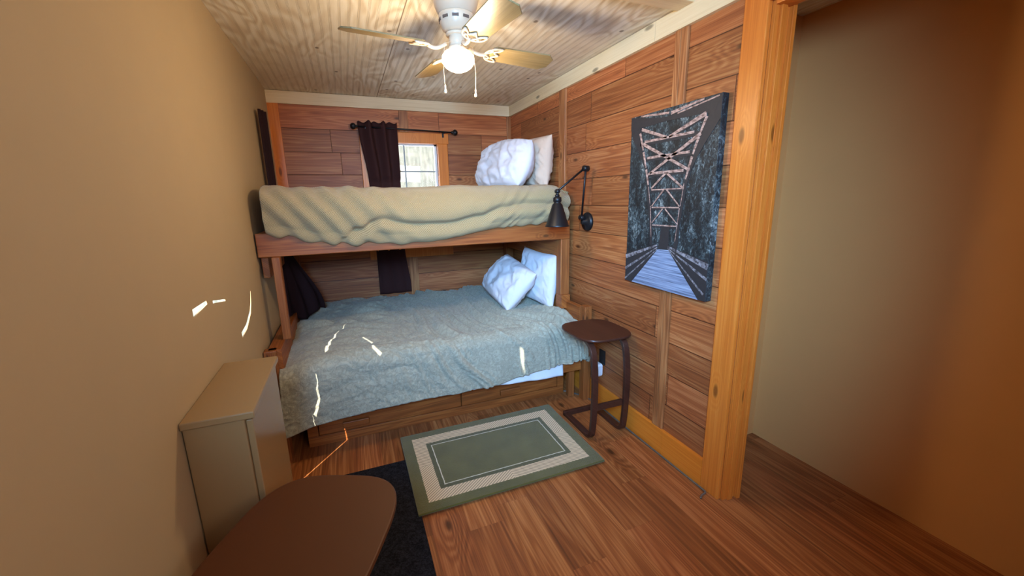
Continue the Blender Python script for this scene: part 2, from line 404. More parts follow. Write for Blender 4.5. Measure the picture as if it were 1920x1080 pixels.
add_spline([(YF, 0), (0, 0), (0, H), (YF, H)])
for h in holes: add_spline(h)
_co = bpy.data.objects.new('tmp_curve', cu); C.objects.link(_co)
bpy.context.view_layer.update()
_me = bpy.data.meshes.new_from_object(_co.evaluated_get(bpy.context.evaluated_depsgraph_get()))
bpy.data.objects.remove(_co)
_me.transform(Matrix(((0, 0, 1, WL), (1, 0, 0, 0), (0, 1, 0, 0), (0, 0, 0, 1))))
_me.materials.clear(); _me.materials.append(m_tan); _me.name = 'wall_left'
wl = bpy.data.objects.new('wall_left', _me); C.objects.link(wl); wl['kind'] = 'structure'

# crown boards, corner trims, battens
obj('trim_1', box(WL, -.02, -.02, 0, H-.092, H-.004), m_crown_x, kind='structure')
obj('trim_2', boxes((-.02, 0, -1.93, 0, H-.092, H-.004), (-.02, 0, YF, -1.932, H-.092, H-.004)), m_crown_y, kind='structure')
def batten(n, *rects):
    bm = bmesh.new()
    for r in rects: bx(bm, *r)
    return obj('trim_%d' % n, bm, m_batten, kind='structure', bevel=.003)
batten(3, (-.04, -.001, -.014, 0, 0, H-.092))
batten(4, (-.014, 0, -.985, -.955, 0, H-.092), (-.018, 0, -1.05, -.987, 0, H-.092))
batten(5, (-.014, 0, -2.095, -2.06, .143, H-.092), (-.014, 0, -2.137, -2.097, .143, H-.092))
batten(6, (-1.0, -.925, -.012, 0, 1.94, H-.092), (-1.0, -.925, -.012, 0, .3, .885))
obj('trim_7', box(WL, -1.875, -.015, 0, 0, H-.092), m_pine, kind='structure')
# seam board that crosses the ceiling beside the fan
obj('trim_8', box(-.62, -.02, -2.17, -2.073, H-.016, H), m_crown_x, kind='structure', bevel=.004)
# baseboard
obj('baseboard_right', boxes((-.018, 0, -2.150, -1.02, 0, .143), (-.020, 0, -2.421, -2.152, 0, .143)), m_pine_y, kind='structure', bevel=.002)
# door casing and jamb
obj('door_1', boxes((-.022, 0, -2.522, -2.422, 0, 2.15), (-.022, 0, DY1-.1, DY1, 0, 2.15), (-.022, 0, DY1, -2.522, 2.05, 2.15)), m_pine, kind='structure', bevel=.004)
obj('trim_9', boxes((0, .088, DY0-.014, DY0, 0, 2.05), (.022, .050, DY0-.024, DY0-.014, 0, 2.05), (.070, .088, DY0-.032, DY0-.014, 0, 2.05),
                    (0, .075, DY1, DY1+.014, 0, 2.05), (0, .075, DY1+.014, DY0-.014, 2.036, 2.05)), m_pine, kind='structure', bevel=.002)

# back window
win = bpy.data.objects.new('window_1', None); C.objects.link(win); win.location = (-.964, 0, .97); win['kind'] = 'structure'
cw = .085
obj('window_casing', boxes((wx0-cw, wx1+cw+.01, -.02, 0, wz1, wz1+.085), (wx0-cw, wx0, -.02, 0, wz0-.01, wz1), (wx1, wx1+cw, -.02, 0, wz0-.01, wz1),
                   (wx0-cw, wx1+cw+.005, -.022, 0, wz0-.085, wz0-.01)), m_pine, win, bevel=.003)
obj('window_sill', box(wx0-.02, wx1+.02, -.03, .10, wz0-.012, wz0+.006), m_pine_x, win)
m_vinyl = plain('white_vinyl', (226, 230, 228), .4, .02)
obj('window_frame', boxes((wx0, wx0+.018, .05, .09, wz0, wz1), (wx1-.018, wx1, .05, .09, wz0, wz1), (wx0, wx1, .05, .09, wz0, wz0+.02), (wx0, wx1, .05, .09, wz1-.012, wz1)), m_vinyl, win)
m_munt = plain('grey_muntin', (150, 158, 156), .5, .02)
bm = bmesh.new(); bx(bm, -.972, -.960, .062, .070, wz0, wz1)
for k in range(1, 4): bx(bm, wx0, wx1, .063, .069, wz1-.225*k-.006, wz1-.225*k+.005)
obj('muntin', bm, m_munt, win)
s = NT('window_glass'); s.b.inputs['Roughness'].default_value = 0.0
s.n.remove(s.b); tr = s.new('ShaderNodeBsdfTransparent'); gl = s.new('ShaderNodeBsdfGlossy'); gl.inputs['Roughness'].default_value = .02
mx = s.new('ShaderNodeMixShader'); mx.inputs[0].default_value = .06; s.link(tr.outputs[0], mx.inputs[1]); s.link(gl.outputs[0], mx.inputs[2])
s.link(mx.outputs[0], s.n['Material Output'].inputs['Surface']); m_glass = s.m
obj('window_pane', box(wx0+.01, wx1-.01, .064, .068, wz0+.01, wz1-.01), m_glass, win)
# what is seen through it: a pale weathered board wall standing outside in full daylight
s = NT('pale_siding'); x, y, z, o = s.xyz()
nn = s.noise(s.comb(s.M('MULTIPLY', x, 30.0), s.M('MULTIPLY', z, 6.0)), 1, 5, .65)
g = s.step(s.M('ABSOLUTE', s.M('SUBTRACT', s.M('FRACT', s.M('DIVIDE', x, .14)), .5)), .47, .5)
m_siding = s.fin(s.mix(s.M('MULTIPLY', g, .5), s.ramp(nn, [(.3, L((96, 104, 102))), (.6, L((132, 138, 136)))]), (.35, .4, .4, 1)), .9)
sid = obj('neighbouring_wall', box(-4.2, 3.5, 1.6, 1.7, -.5, 4.0), m_siding)
tag(sid, 'pale weathered board wall outside, seen through the back window', 'outside wall')
obj('ground', box(-6, 6, .12, 6, -.6, -.5), plain('pale_ground', (196, 196, 186), .9), kind='structure')

# ------------------------------------------------------------------ the bunk bed (one thing)
bunk = thing('bunk_bed', 'built-in knotty wood bunk bed with drawers under the lower berth, against the back wall', 'bunk bed', (-.95, -.7, 0))
def bpart(name, bm, m, parent=None, bevel=.004): return obj(name, bm, m, parent or bunk, bevel=bevel)
bpart('front_rail', box(WL+.01, -.045, -1.185, -1.145, 1.098, 1.225), m_bed_x)
bpart('back_rail', box(WL+.01, -.045, -.075, -.04, 1.098, 1.225), m_bed_x)
bpart('end_rail', box(-.10, -.06, -1.145, -.04, .93, 1.225), m_bed_y)
bpart('end_rail', box(WL+.015, WL+.05, -1.145, -.04, .98, 1.225), m_bed_y)
bpart('slat_deck', box(WL+.02, -.07, -1.145, -.075, 1.135, 1.155), m_bed_x)
bpart('post', box(-.115, -.045, -1.185, -1.115, .70, 1.098), m_bed_z)
bpart('post', box(-.115, -.045, -.12, -.042, .0, 1.098), m_bed_z)
bpart('post', box(-1.875, -1.835, -1.22, -1.17, .64, 1.098), m_bed_z)
bpart('post', box(WL+.02, -1.86, -.12, -.042, .0, 1.098), m_bed_z)
# lower berth end boards and posts
bpart('headboard', boxes((-.075, -.045, -1.38, -.13, .42, .655), (-.115, -.045, -1.20, -1.11, .60, .70)), m_bed_y)
bpart('post', box(-.082, -.028, -1.46, -1.40, .0, .672), m_bed_z)
bpart('post', box(WL+.005, -1.885, -1.40, -1.34, .0, .64), m_bed_z)
bpart('post', box(-.15, -.105, -1.375, -1.335, .0, .225), m_bed_z)
bpart('footboard', box(WL+.02, -1.865, -1.38, -.13, .36, .64), m_bed_y)
bpart('side_rail', box(-1.88, -.082, -1.422, -1.395, .215, .30), m_bed_x)
bpart('slat_deck', box(-1.88, -.09, -1.40, -.03, .26, .28), m_bed_x)
bpart('base_front', boxes((-1.81, -.15, -1.30, -1.275, 0, .058), (-1.81, -1.755, -1.30, -1.275, .058, .26), (-.20, -.15, -1.30, -1.275, .058, .26)), m_bed_x, bevel=.002)
bpart('base_side', box(-1.81, -1.785, -1.275, -.1, 0, .24), m_bed_y)
bpart('base_side', box(-.175, -.15, -1.275, -.1, 0, .24), m_bed_y)
dr = bpart('drawer', box(-1.751, -.908, -1.302, -1.28, .062, .245), m_bed_x)
bpart('drawer_handle', box(-1.62, -1.475, -1.325, -1.302, .088, .125), m_bed_x, dr)
dr = bpart('drawer', box(-.904, -.205, -1.302, -1.28, .062, .245), m_bed_x)
bpart('drawer_handle', box(-.64, -.495, -1.325, -1.302, .088, .125), m_bed_x, dr)

# mattresses
def mattress(name, a, m, label):
    o = obj(name, box(*a), m, bevel=.04); return tag(o, label, 'mattress')
mattress('mattress', (-1.86, -.115, -1.125, -.10, 1.156, 1.36), m_sheet, 'white mattress hidden under the khaki quilt on the upper bunk')
mattress('mattress', (-1.85, -.12, -1.37, -.05, .281, .50), m_sheet, 'white mattress under the sage comforter on the lower bunk')

# ------------------------------------------------------------------ cloths
def N3(x, y, z=0): return noise.noise(Vector((x, y, z)))
def ridge(v, w): return math.exp(-(v/w)**2)
def sst(a, b, x):
    t = min(1, max(0, (x-a)/(b-a))); return t*t*(3-2*t)
def grid_obj(name, nu, nv, f, mat, th=.012, uvf=None):
    bm = bmesh.new(); P = [[Vector(f(i/(nu-1), j/(nv-1))) for j in range(nv)] for i in range(nu)]
    vs = [[bm.verts.new(p) for p in r] for r in P]
    uvl = bm.loops.layers.uv.new('UVMap')
    for i in range(nu-1):
        for j in range(nv-1):
            fc = bm.faces.new((vs[i][j], vs[i+1][j], vs[i+1][j+1], vs[i][j+1]))
            for lp, (a, b) in zip(fc.loops, ((i, j), (i+1, j), (i+1, j+1), (i, j+1))):
                lp[uvl].uv = uvf(a/(nu-1), b/(nv-1)) if uvf else (a/(nu-1), b/(nv-1))
    o = obj(name, bm, mat, smooth=True)
    md = o.modifiers.new('thickness', 'SOLIDIFY'); md.thickness = th; md.offset = -1; md.use_rim = True
    return o
def wr(p, f, amp):   # ridged crinkle
    return amp*(1-2*abs(N3(*p)))
# lower comforter
LX0, LX1 = -1.885, -.115
def lower(u, v):
    R = .09
    lenx = 2.02
    s = u*lenx; t = v*1.715          # t=0 back
    y0 = -.035; ytop = -1.36
    # top-front profile
    lt = y0-ytop
    dome = .022*math.sin(min(1, max(0, t/lt))*PI)
    zt = .578 + dome + .012*N3(s*2.3, t*2.1, 1) - .03*sst(.35, 0, s)*sst(.4, 1.4, t)
    if t <= lt: y = y0-t; dz = 0; nrm = Vector((0, 0, 1))
    else:
        d = t-lt
        if d < R*PI/2:
            a = d/R; y = ytop-R*math.sin(a); dz = R*(1-math.cos(a)); nrm = Vector((0, -math.sin(a), math.cos(a)))
        else:
            y = ytop-R - .02*math.sin((d-R*PI/2)*4); dz = R+(d-R*PI/2); nrm = Vector((0, -1, 0))
    # right end
    Rr = .085
    xr = LX1 + .0
    x = LX0 + s
    xd = 0
    if x > xr:
        d = x-xr; a = min(d/Rr, 1.1); x = xr+Rr*math.sin(a)*.75; xd = Rr*(1-math.cos(a)) + max(0, d-Rr*1.1)*.75
    # left end sinks a little and slopes to the front
    xl = sst(.16, 0, s)
    zt -= .03*xl
    # crinkles
    rt = sst(.45, 1.05, s)
    w = 0
    slant = s - .30*t + .07*math.sin(t*4+s*3) + .05*N3(s*3, t*3, 5)
    def cr(q): return (1-2.2*abs(q))
    w -= rt*.0420*(cr(N3(slant*12, t*1.25, 3))-.35)*(.7+.6*N3(s*3, t*3, 77))
    w -= rt*.0190*cr(N3(slant*24, t*2.3, 8))
    w -= (1-rt)*.032*cr(N3(s*4+t*2, t*8-s*2, 12))*(.25+.75*sst(1.35, .5, t))
    w += (1-rt)*sst(1.2, .3, t)*.006*cr(N3(s*9+t*6, t*13-s*5, 22))
    w += .0040*cr(N3(s*15+3*N3(s*4, t*4, 2), t*15+2*N3(s*5, t*5, 9), 14)) + .0028*cr(N3(s*38, t*38, 15))
    if t > lt: w = max(w+.012, -.006)
    w = max(w, -.030)
    p = Vector((x, y, zt-dz-xd)) + nrm*w
    # hem: uneven
    p.z = max(p.z, .262 + .02*sst(1.7, 1.9, s)) if s > 1.6 else p.z
    if v > .85: p.z += (.012*N3(s*5, 2, 3)+.002+.044*sst(1.05, 1.6, s))*((v-.85)/.15)
    if t > lt: p.y -= .016*N3(s*4, t*2, 30) + .015*rt*abs(N3(s*7, 4, 31))*sst(lt, 1.715, t)
    if dz > .1: p.x += -.05*xl*((dz-.1)/.25)*.6
    return p
low = grid_obj('comforter', 330, 290, lower, m_comforter, .010, lambda u, v: (u*2.02, v*1.715))
tag(low, 'crinkled grey-sage comforter spread over the lower bunk, hanging down its front', 'comforter')
# white sheet showing under its hem, on the right
def sheet(u, v):
    x = -.86 + .63*u
    z = .33 + (.218 + .012*math.cos(u*PI) + .003*N3(x*9, 1, 2) - .33)*v
    return (x, -1.434 - .006*abs(math.sin(u*9+v))*v - .004*N3(x*20, z*20, 3), z)
sh = grid_obj('bed_sheet', 60, 12, sheet, m_sheet, .004)
tag(sh, 'white sheet edge hanging below the sage comforter at its right end', 'sheet')

# upper quilt: puffy roll over the front of the upper mattress
def hem_z(x):
    pts = [(-1.95, 1.23), (-1.81, 1.200), (-1.6, 1.155), (-1.4, 1.150), (-1.24, 1.133), (-1.02, 1.137), (-.85, 1.165), (-.7, 1.192), (-.5, 1.202), (-.35, 1.212), (-.18, 1.228), (-.05, 1.25)]
    for (a, za), (b, zb) in zip(pts, pts[1:]):
        if a <= x <= b:
            k = (x-a)/(b-a); k = k*k*(3-2*k); return za+(zb-za)*k
    return pts[-1][1]
def crease_z(x):
    pts = [(-1.95, 1.10), (-1.6, 1.12), (-1.42, 1.22), (-1.3, 1.275), (-1.1, 1.235), (-.9, 1.235), (-.72, 1.27), (-.55, 1.325), (-.42, 1.345), (-.2, 1.34), (0, 1.34)]
    for (a, za), (b, zb) in zip(pts, pts[1:]):
        if a <= x <= b:
            k = (x-a)/(b-a); k = k*k*(3-2*k); return za+(zb-za)*k
    return pts[-1][1]
def upper(u, v):
    x = -1.885 + u*1.825
    zt = 1.462 + .010*N3(x*3, 1, 7) + .012*math.exp(-((x+.78)/.15)**2) + .014*sst(-1.7, -1.9, x)
    hz = hem_z(x)
    sag = 0.0
    # section: 0..0.55 top (y from -.09 to -1.08), then the front roll
    if v < .5:
        k = v/.5; y = -.09 - k*.99; z = zt-.05 + .05*sst(0, .9, k) + .008*N3(x*4, y*4, 3); nrm = Vector((0, 0, 1))
    else:
        k = (v-.5)/.5
        # front: quarter-round at the top, belly, tuck under at the hem
        a = k
        hh = zt-hz
        ang = a*PI*.97
        z = zt - hh*(1-math.cos(ang))/2
        y = -1.08 - .155*math.sin(min(ang*1.0, PI))**.65 if ang < PI*.999 else -1.08
        y = min(y, -1.08)
        if k > .55: y = min(y, -1.195 - .02*math.sin((k-.55)/.45*PI))
        nrm = Vector((0, -math.sin(ang), math.cos(ang)))
    w = 0
    if v >= .42:
        kk = sst(.42, .6, v)
        cz = crease_z(x); d = z-cz
        act = sst(-1.62, -1.35, x)
        w += -kk*act*.030*ridge(d, .022) + kk*act*.018*ridge(d+.045, .045) + kk*act*.012*ridge(d-.06, .05)
        # diagonal folds on the left half and fans on the right
        lf = sst(-.9, -1.5, x)
        w += kk*lf*.009*math.sin((x*1.0+z*.85)*52 + 2.2*N3(x*3, z*3, 1))
        rf = sst(-.75, -.5, x)*sst(-.05, -.3, x)
        w += kk*rf*.008*(1-2*abs(N3((x-z*.9)*15, z*3, 9)))
        w += kk*.012*N3(x*5, z*6, 21) + .004*N3(x*14, z*14, 22)
    else:
        w += .008*N3(x*6, y*6, 23)
    p = Vector((x, y, z)) + nrm*w
    # right end rounds over
    e = sst(-.17, -.055, x); p.z -= e*.05*(1-v*.4); p.y += e*.03*(v > .6)
    return p
up = grid_obj('quilt', 300, 170, upper, m_quilt, .010, lambda u, v: (u*1.87, (v*1.35)))
tag(up, 'puffy khaki diagonal-weave quilt tucked along the upper bunk', 'quilt')

# pillows
def pillow(name, cen, nx, upv, w, h, t, mat, seed, label, wrk=.012, sag=0.0, pinch=.10, rd=.0, group=None):
    nx = Vector(nx).normalized(); upv = Vector(upv); upv = (upv-nx*upv.dot(nx)).normalized(); rt = upv.cross(nx); cen = Vector(cen)
    bm = bmesh.new(); n = 56
    def P(a, b, sd):
        # a,b in -1..1; edge outline curves inward between corners
        ea = 1-pinch*(1-b*b)*0.0; 
        X = a*(w/2)*(1-pinch*(1-abs(b)**2)*abs(a)**6); Y = b*(h/2)*(1-pinch*(1-abs(a)**2)*abs(b)**6)
        X *= math.sqrt(1-rd*b*b/2); Y *= math.sqrt(1-rd*a*a/2)
        th = (max(0, (1-abs(a)**2.6))*max(0, (1-abs(b)**2.6)))**.5
        bias = 1 - .25*b*sag*4
        z = sd*(t/2*th*bias)
        r = max(abs(a), abs(b))
        wv = wrk*(N3(a*2.5+seed, b*2.5, sd+seed) + .8*(1-2*abs(N3(a*4+b*2+seed, b*2.2-a, seed+4+sd))) * .6)*(.3+.9*th)
        wv += .40*wrk*(1-2.4*abs(N3((a+b*.4)*7+seed, b*3.2-a, seed+9+sd)))*sst(1, .9, r)
        z += sd*wv*sst(1.0, .85, r)
        bend = sag*(a*a)*h
        return cen + rt*X + upv*(Y-bend*.3) + nx*z
    g = {}
    for sd in (1, -1):
        for i in range(n+1):
            for j in range(n+1):
                a = math.sin((i/n*2-1)*PI/2); b = math.sin((j/n*2-1)*PI/2)
                if sd == -1 and (i in (0, n) or j in (0, n)): g[sd, i, j] = g[1, i, j]
                else: g[sd, i, j] = bm.verts.new(P(a, b, sd))
        for i in range(n):
            for j in range(n):
                q = [g[sd, i, j], g[sd, i+1, j], g[sd, i+1, j+1], g[sd, i, j+1]]
                bm.faces.new(q if sd == 1 else q[::-1])
    o = obj(name, bm, mat, smooth=True)
    return tag(o, label, 'pillow', group)
pillow('pillow', (-.355, -.73, 1.620), (-.80, -.14, .32), (.36, .06, 1), .68, .38, .21, m_pillow, 1.0, 'plump white pillow standing at the head of the upper bunk, the front one', .022, 0, .0, .55)
pillow('pillow', (-.130, -.74, 1.64), (-.97, -.12, .10), (.05, -.02, 1), .50, .38, .15, m_pillow_peach, 5.0, 'peach-white pillow against the right wall behind the white one, upper bunk', .020, .0, .06, .12)
pillow('pillow', (-.365, -.78, .755), (-.74, -.10, .62), (.62, -.10, .76), .60, .37, .17, m_pillow, 9.0, 'white pillow lying tilted in front on the lower bunk', .020, 0, .06, .28)
pillow('pillow', (-.145, -.87, .785), (-.97, -.14, .16), (.10, -.02, 1), .50, .41, .13, m_pillow, 13.0, 'white pillow standing upright at the head of the lower bunk behind the tilted one', .013, 0, .09)

# ------------------------------------------------------------------ curtains and rod
def curtain(f, nu, nv, mat, label):
    o = grid_obj('curtain', nu, nv, f, mat, .003); return tag(o, label, 'curtain')
def back_c(u, v):
    z = 2.0 - v*1.42
    k = sst(0, .45, v)
    x0 = -1.325 + .03*k + .0*v; x1 = -1.035 - .0*k + .04*sst(.7, 1, v)
    x0 = -1.325 + .045*sst(0, .35, v)
    x = x0+(x1-x0)*u
    f = math.sin(u*PI*5.2+.4)*(.024*(1-.3*k))+.006*N3(u*6, z*3, 2)
    y = -.058 + f
    if z < 1.55: y = -.030+f*.35
    return (x+.008*math.sin(u*17+z*2), y, z+.008*math.sin(u*PI*10)*(v < .02))
curtain(back_c, 90, 60, m_curtain, 'dark brown curtain bunched at the back window, reaching down behind the upper bunk')
def left_c(u, v):
    z = 1.95 - v*1.36
    k = sst(.56, 1.0, v)
    ya, xa = -.62-.10*k, -1.925
    yb, xb = -.50+.14*k, -1.898+.20*k
    f = .016*math.sin(u*PI*6)
    return (xa+(xb-xa)*u+f*.7, ya+(yb-ya)*u-f*.5*k, z+.02*math.sin(u*PI*3)*k)
curtain(left_c, 60, 60, m_curtain_dk, 'dark brown curtain hanging at the left wall down to the lower bunk')
rod = thing('curtain_rod', 'thin black curtain rod with a ball finial above the back window', 'curtain rod', (-.95, -.06, 1.95))
bm = bmesh.new(); tube(bm, [(-1.33, -.06, 1.962), (-.575, -.06, 1.944)], .0065, 12); obj('rod', bm, m_black, rod, smooth=True)
for xx, zz, sg in ((-.575, 1.944, 1), (-1.33, 1.962, -1)):
    bm = bmesh.new(); lathe(bm, [(.009, 0), (.012, .006), (.009, .012), (.019, .018), (.025, .03), (.024, .04), (.016, .052), (.004, .056)], 20, (xx, -.06, zz), (sg, 0, 0))
    obj('finial', bm, m_black, rod, smooth=True)
for xx, zz in ((-.640, 1.945), (-1.27, 1.96)):
    bm = bmesh.new(); bx(bm, xx-.008, xx+.008, -.024, -.020, zz-.04, zz+.005); bx(bm, xx-.006, xx+.006, -.066, -.020, zz-.012, zz-.006)
    obj('bracket', bm, m_black, rod)

# ------------------------------------------------------------------ wall lamp
sc = thing('wall_lamp', 'black swing-arm wall lamp with a cone shade beside the upper bunk', 'wall lamp', (0, -1.346, 1.224))
bm = bmesh.new(); lathe(bm, [(.060, 0), (.062, .004), (.060, .014), (.050, .024), (.022, .028), (.016, .050), (.001, .052)], 40, (0, -1.346, 1.222), (-1, 0, 0)); obj('wall_plate', bm, m_black, sc, smooth=True)
A0 = Vector((-.052, -1.346, 1.250)); A1 = Vector((-.085, -1.440, 1.553)); A2 = Vector((-.300, -1.473, 1.418))
bm = bmesh.new(); tube(bm, [A0, A1], .0065); 
obj('arm', bm, m_black, sc, smooth=True)
bm = bmesh.new(); tube(bm, [A1+Vector((-.012, 0, 0)), A2], .0065); obj('arm', bm, m_black, sc, smooth=True)
def joint(c, r, ax): 
    bm = bmesh.new(); lathe(bm, [(r*.6, -r*1.3), (r, -r), (r, r), (r*.6, r*1.3)], 20, c, ax); obj('joint', bm, m_black, sc, smooth=True)
joint(A0, .016, (0, 1, 0)); joint(A1, .018, (1, .3, 0)); joint(A2, .013, (0, 1, 0))
bm = bmesh.new(); tube(bm, [A2, A2+Vector((0, 0, -.03))], .008); joint(A2+Vector((0, 0, -.026)), .010, (1, 0, 0)); obj('stem', bm, m_black, sc, smooth=True)
top = A2.z-.03
bm = bmesh.new(); lathe(bm, [(.012, 0), (.024, -.006), (.026, -.028), (.020, -.034), (.022, -.040), (.030, -.046), (.068, -.168), (.074, -.176), (.072, -.178), (.066, -.170), (.026, -.046), (.001, -.044)], 40, (A2.x, A2.y, top), None, caps=False)
obj('shade', bm, m_black, sc, smooth=True)

# ------------------------------------------------------------------ wall outlet and plug-in light
o = obj('wall_outlet', box(-.008, 0, -1.590, -1.525, .300, .395), m_blackplastic, bevel=.003); tag(o, 'black outlet cover low on the right wall behind the stool', 'outlet')
bm = bmesh.new(); prism(bm, [(-.03, -.045), (.03, -.045), (.04, -.03), (.04, .03), (.03, .045), (-.03, .045), (-.036, .03), (-.036, -.03)], 0, .045, lambda a, b, c: (-.009-c, -1.545+a, .262+b))
o = obj('adapter', bm, m_trimwhite, bevel=.012); tag(o, 'small rounded white plug-in adapter below the black outlet', 'adapter')

# ------------------------------------------------------------------ canvas print of a timber bridge
PY0, PY1, PZ0, PZ1, PT = -1.803, -2.372, .915, 1.783, .035
art = thing('canvas_picture', 'tall canvas print of a timber bridge among dark trees on the right wall', 'picture', (0, -2.087, .915))
s = NT('printed_forest'); x, y, z, o = s.xyz()
v1 = s.noise(s.comb(s.M('MULTIPLY', x, 60.0), s.M('MULTIPLY', y, 60.0), s.M('MULTIPLY', z, 42.0)), 1.0, 8, .80, 1.2)
v2 = s.noise(s.comb(5.0, s.M('MULTIPLY', y, 16.0), s.M('MULTIPLY', z, 4.0)), 1, 3)
gg = s.M('ADD', s.M('MULTIPLY', s.M('ADD', v1, -.02), 1.0), s.M('MULTIPLY', s.M('SUBTRACT', v2, .5), .45))
m_forest = s.fin(s.ramp(gg, [(.40, L((10, 14, 17))), (.50, L((34, 44, 48))), (.58, L((84, 98, 100))), (.70, L((170, 178, 174)))]), .6)
obj('canvas', box(-PT, -.001, PY1, PY0, PZ0, PZ1), m_forest, art, bevel=.002)
m_pb = plain('printed_dark_timber', (42, 40, 42), .6, .25, 60)
s = NT('printed_light_timber'); x, y, z, o = s.xyz()
m_pl = s.fin(s.ramp(s.noise(s.comb(0.0, s.M('MULTIPLY', y, 40.0), s.M('MULTIPLY', z, 90.0)), 1, 4, .6), [(.35, L((104, 76, 66))), (.6, L((196, 162, 146)))]), .6)
s = NT('printed_deck'); x, y, z, o = s.xyz()
m_pd = s.fin(s.ramp(s.noise(s.comb(0.0, s.M('MULTIPLY', y, 3.0), s.M('MULTIPLY', z, 130.0)), 1, 4, .6), [(.30, L((54, 62, 80))), (.5, L((128, 142, 170))), (.7, L((168, 182, 206)))]), .6)
s = NT('printed_railing'); x, y, z, o = s.xyz()
m_pr = s.fin(s.ramp(s.noise(s.comb(0.0, s.M('MULTIPLY', y, 60.0), s.M('MULTIPLY', z, 60.0)), 1, 4, .6), [(.40, L((56, 52, 56))), (.62, L((150, 146, 150)))]), .6)
PW = PY0-PY1; PH = PZ1-PZ0
def apoly(bm, pts, lay):
    """pts in picture fractions, a: 0 left..1 right (towards the doorway), b: 0 bottom..1 top"""
    prism(bm, pts, 0, .0006, lambda a, b, c: (-PT-.0003-.0005*lay-c, PY0-a*PW, PZ0+b*PH))
def abar(bm, a0, b0, a1, b1, w0, w1, lay):
    d = Vector(((a1-a0)*PW, (b1-b0)*PH)).normalized(); n = Vector((-d.y/PW, d.x/PH))
    apoly(bm, [(a0-n.x*w0*PW/2, b0-n.y*w0*PW/2), (a1-n.x*w1*PW/2, b1-n.y*w1*PW/2), (a1+n.x*w1*PW/2, b1+n.y*w1*PW/2), (a0+n.x*w0*PW/2, b0+n.y*w0*PW/2)], lay)
def aband(bm, left, right, lay):
    for k in range(len(left)-1):
        apoly(bm, [left[k], left[k+1], right[k+1], right[k]], lay)
# fractions were read with the edges at .065..1.02 and 0..1: bring them to 0..1
def F(p): return (min(1, max(0, (p[0]-.068)/.955)), min(1, max(0, p[1])))
def FF(l): return [F(p) for p in l]
bm = bmesh.new()
apoly(bm, FF([(.165, .0), (.487, .232), (.613, .236), (.954, .0)]), 1)
obj('printed_deck', bm, m_pd, art)
bm = bmesh.new()   # dark side trusses, portal and struts
apoly(bm, FF([(.49, .235), (.515, .36), (.603, .36), (.612, .24)]), 0)
aband(bm, FF([(.066, .995), (.066, .93), (.10, .87), (.165, .815), (.228, .745), (.28, .683), (.305, .604), (.33, .50), (.365, .38), (.39, .25)]),
          FF([(.20, .985), (.20, .925), (.20, .868), (.238, .80), (.280, .738), (.328, .659), (.352, .57), (.385, .47), (.40, .38), (.42, .25)]), 2)
aband(bm, FF([(.88, .965), (.93, .925), (.87, .851), (.825, .782), (.79, .737), (.748, .667), (.728, .594), (.705, .47), (.69, .38), (.665, .25)]),
          FF([(1.03, .995), (1.03, .89), (.967, .839), (.905, .786), (.84, .72), (.793, .661), (.763, .593), (.738, .47), (.72, .38), (.71, .25)]), 2)
apoly(bm, FF([(.066, .999), (.066, .93), (.12, .925), (.50, .934), (.53, .955), (.40, .962)]), 2.7)
apoly(bm, FF([(.501, .934), (.97, .923), (1.03, .999), (.56, .955), (.531, .955)]), 2.7)
for (b, a0, a1, w) in ((.842, .20, .87, .034), (.750, .26, .80, .030), (.660, .32, .74, .026), (.568, .36, .72, .018), (.468, .385, .705, .015), (.366, .40, .69, .012)):
    q0, q1 = F((a0, b)), F((a1, b)); abar(bm, q0[0], q0[1]-.006, q1[0], q1[1]-.004, w, w, 2)
X = (.538, .757)
D = [((.215, .915), (.52, .845), .034, .030), ((.90, .920), (.545, .845), .044, .030), ((.24, .832), (.78, .660), .036, .030), ((.865, .832), (.325, .655), .036, .028),
     ((.53, .655), (.37, .575), .026, .022), ((.545, .655), (.735, .568), .026, .022), ((.52, .565), (.388, .475), .018, .015), ((.555, .565), (.705, .475), .018, .015), ((.52, .46), (.40, .378), .014, .012), ((.55, .46), (.69, .382), .014, .012)]
for p, q, w0, w1 in D:
    a, b = F(p), F(q); abar(bm, *a, *b, w0, w1, 3)
obj('printed_truss', bm, m_pb, art)
bm = bmesh.new()
def B(p, q, w0, w1, lay=5):
    a, b = F(p), F(q); abar(bm, *a, *b, w0, w1, lay)
B((.20, .993), (.53, .972), .014, .018, 4); B((.55, .968), (.87, .993), .026, .012, 4); B((.62, .958), (1.0, .990), .010, .010, 4)
for p, q, w0, w1 in D: B((p[0], p[1]+.004), (q[0], q[1]+.004), w0*.78, w1*.70)
for (b, a0, a1, w) in ((.846, .26, .80, .020), (.753, .30, .77, .020), (.664, .345, .72, .022), (.571, .375, .715, .010), (.471, .39, .70, .011), (.370, .408, .682, .010)):
    B((a0, b), (a1, b+.002), w, w)
for s_ in (((.195, .90), (.245, .80)), ((.25, .79), (.290, .70)), ((.295, .69), (.330, .60)), ((.905, .91), (.85, .83)), ((.845, .82), (.80, .74)), ((.795, .73), (.745, .62))): B(*s_, .026, .016, 4)
for s_ in (((.335, .59), (.365, .49)), ((.372, .48), (.40, .30)), ((.735, .60), (.712, .48)), ((.705, .47), (.68, .29))): B(*s_, .008, .005, 4)
obj('printed_beams', bm, m_pl, art)
bm = bmesh.new()
apoly(bm, FF([(.066, .18), (.48, .262), (.487, .232), (.165, .0), (.066, .0)]), 2)
apoly(bm, FF([(1.03, .205), (.605, .262), (.613, .236), (.954, .0), (1.03, .0)]), 2)
obj('printed_railing_shadow', bm, m_pb, art)
bm = bmesh.new()
B((.066, .155), (.48, .256), .040, .014, 4); B((.066, .078), (.482, .243), .024, .009, 4); B((.066, .012), (.484, .233), .016, .006, 4)
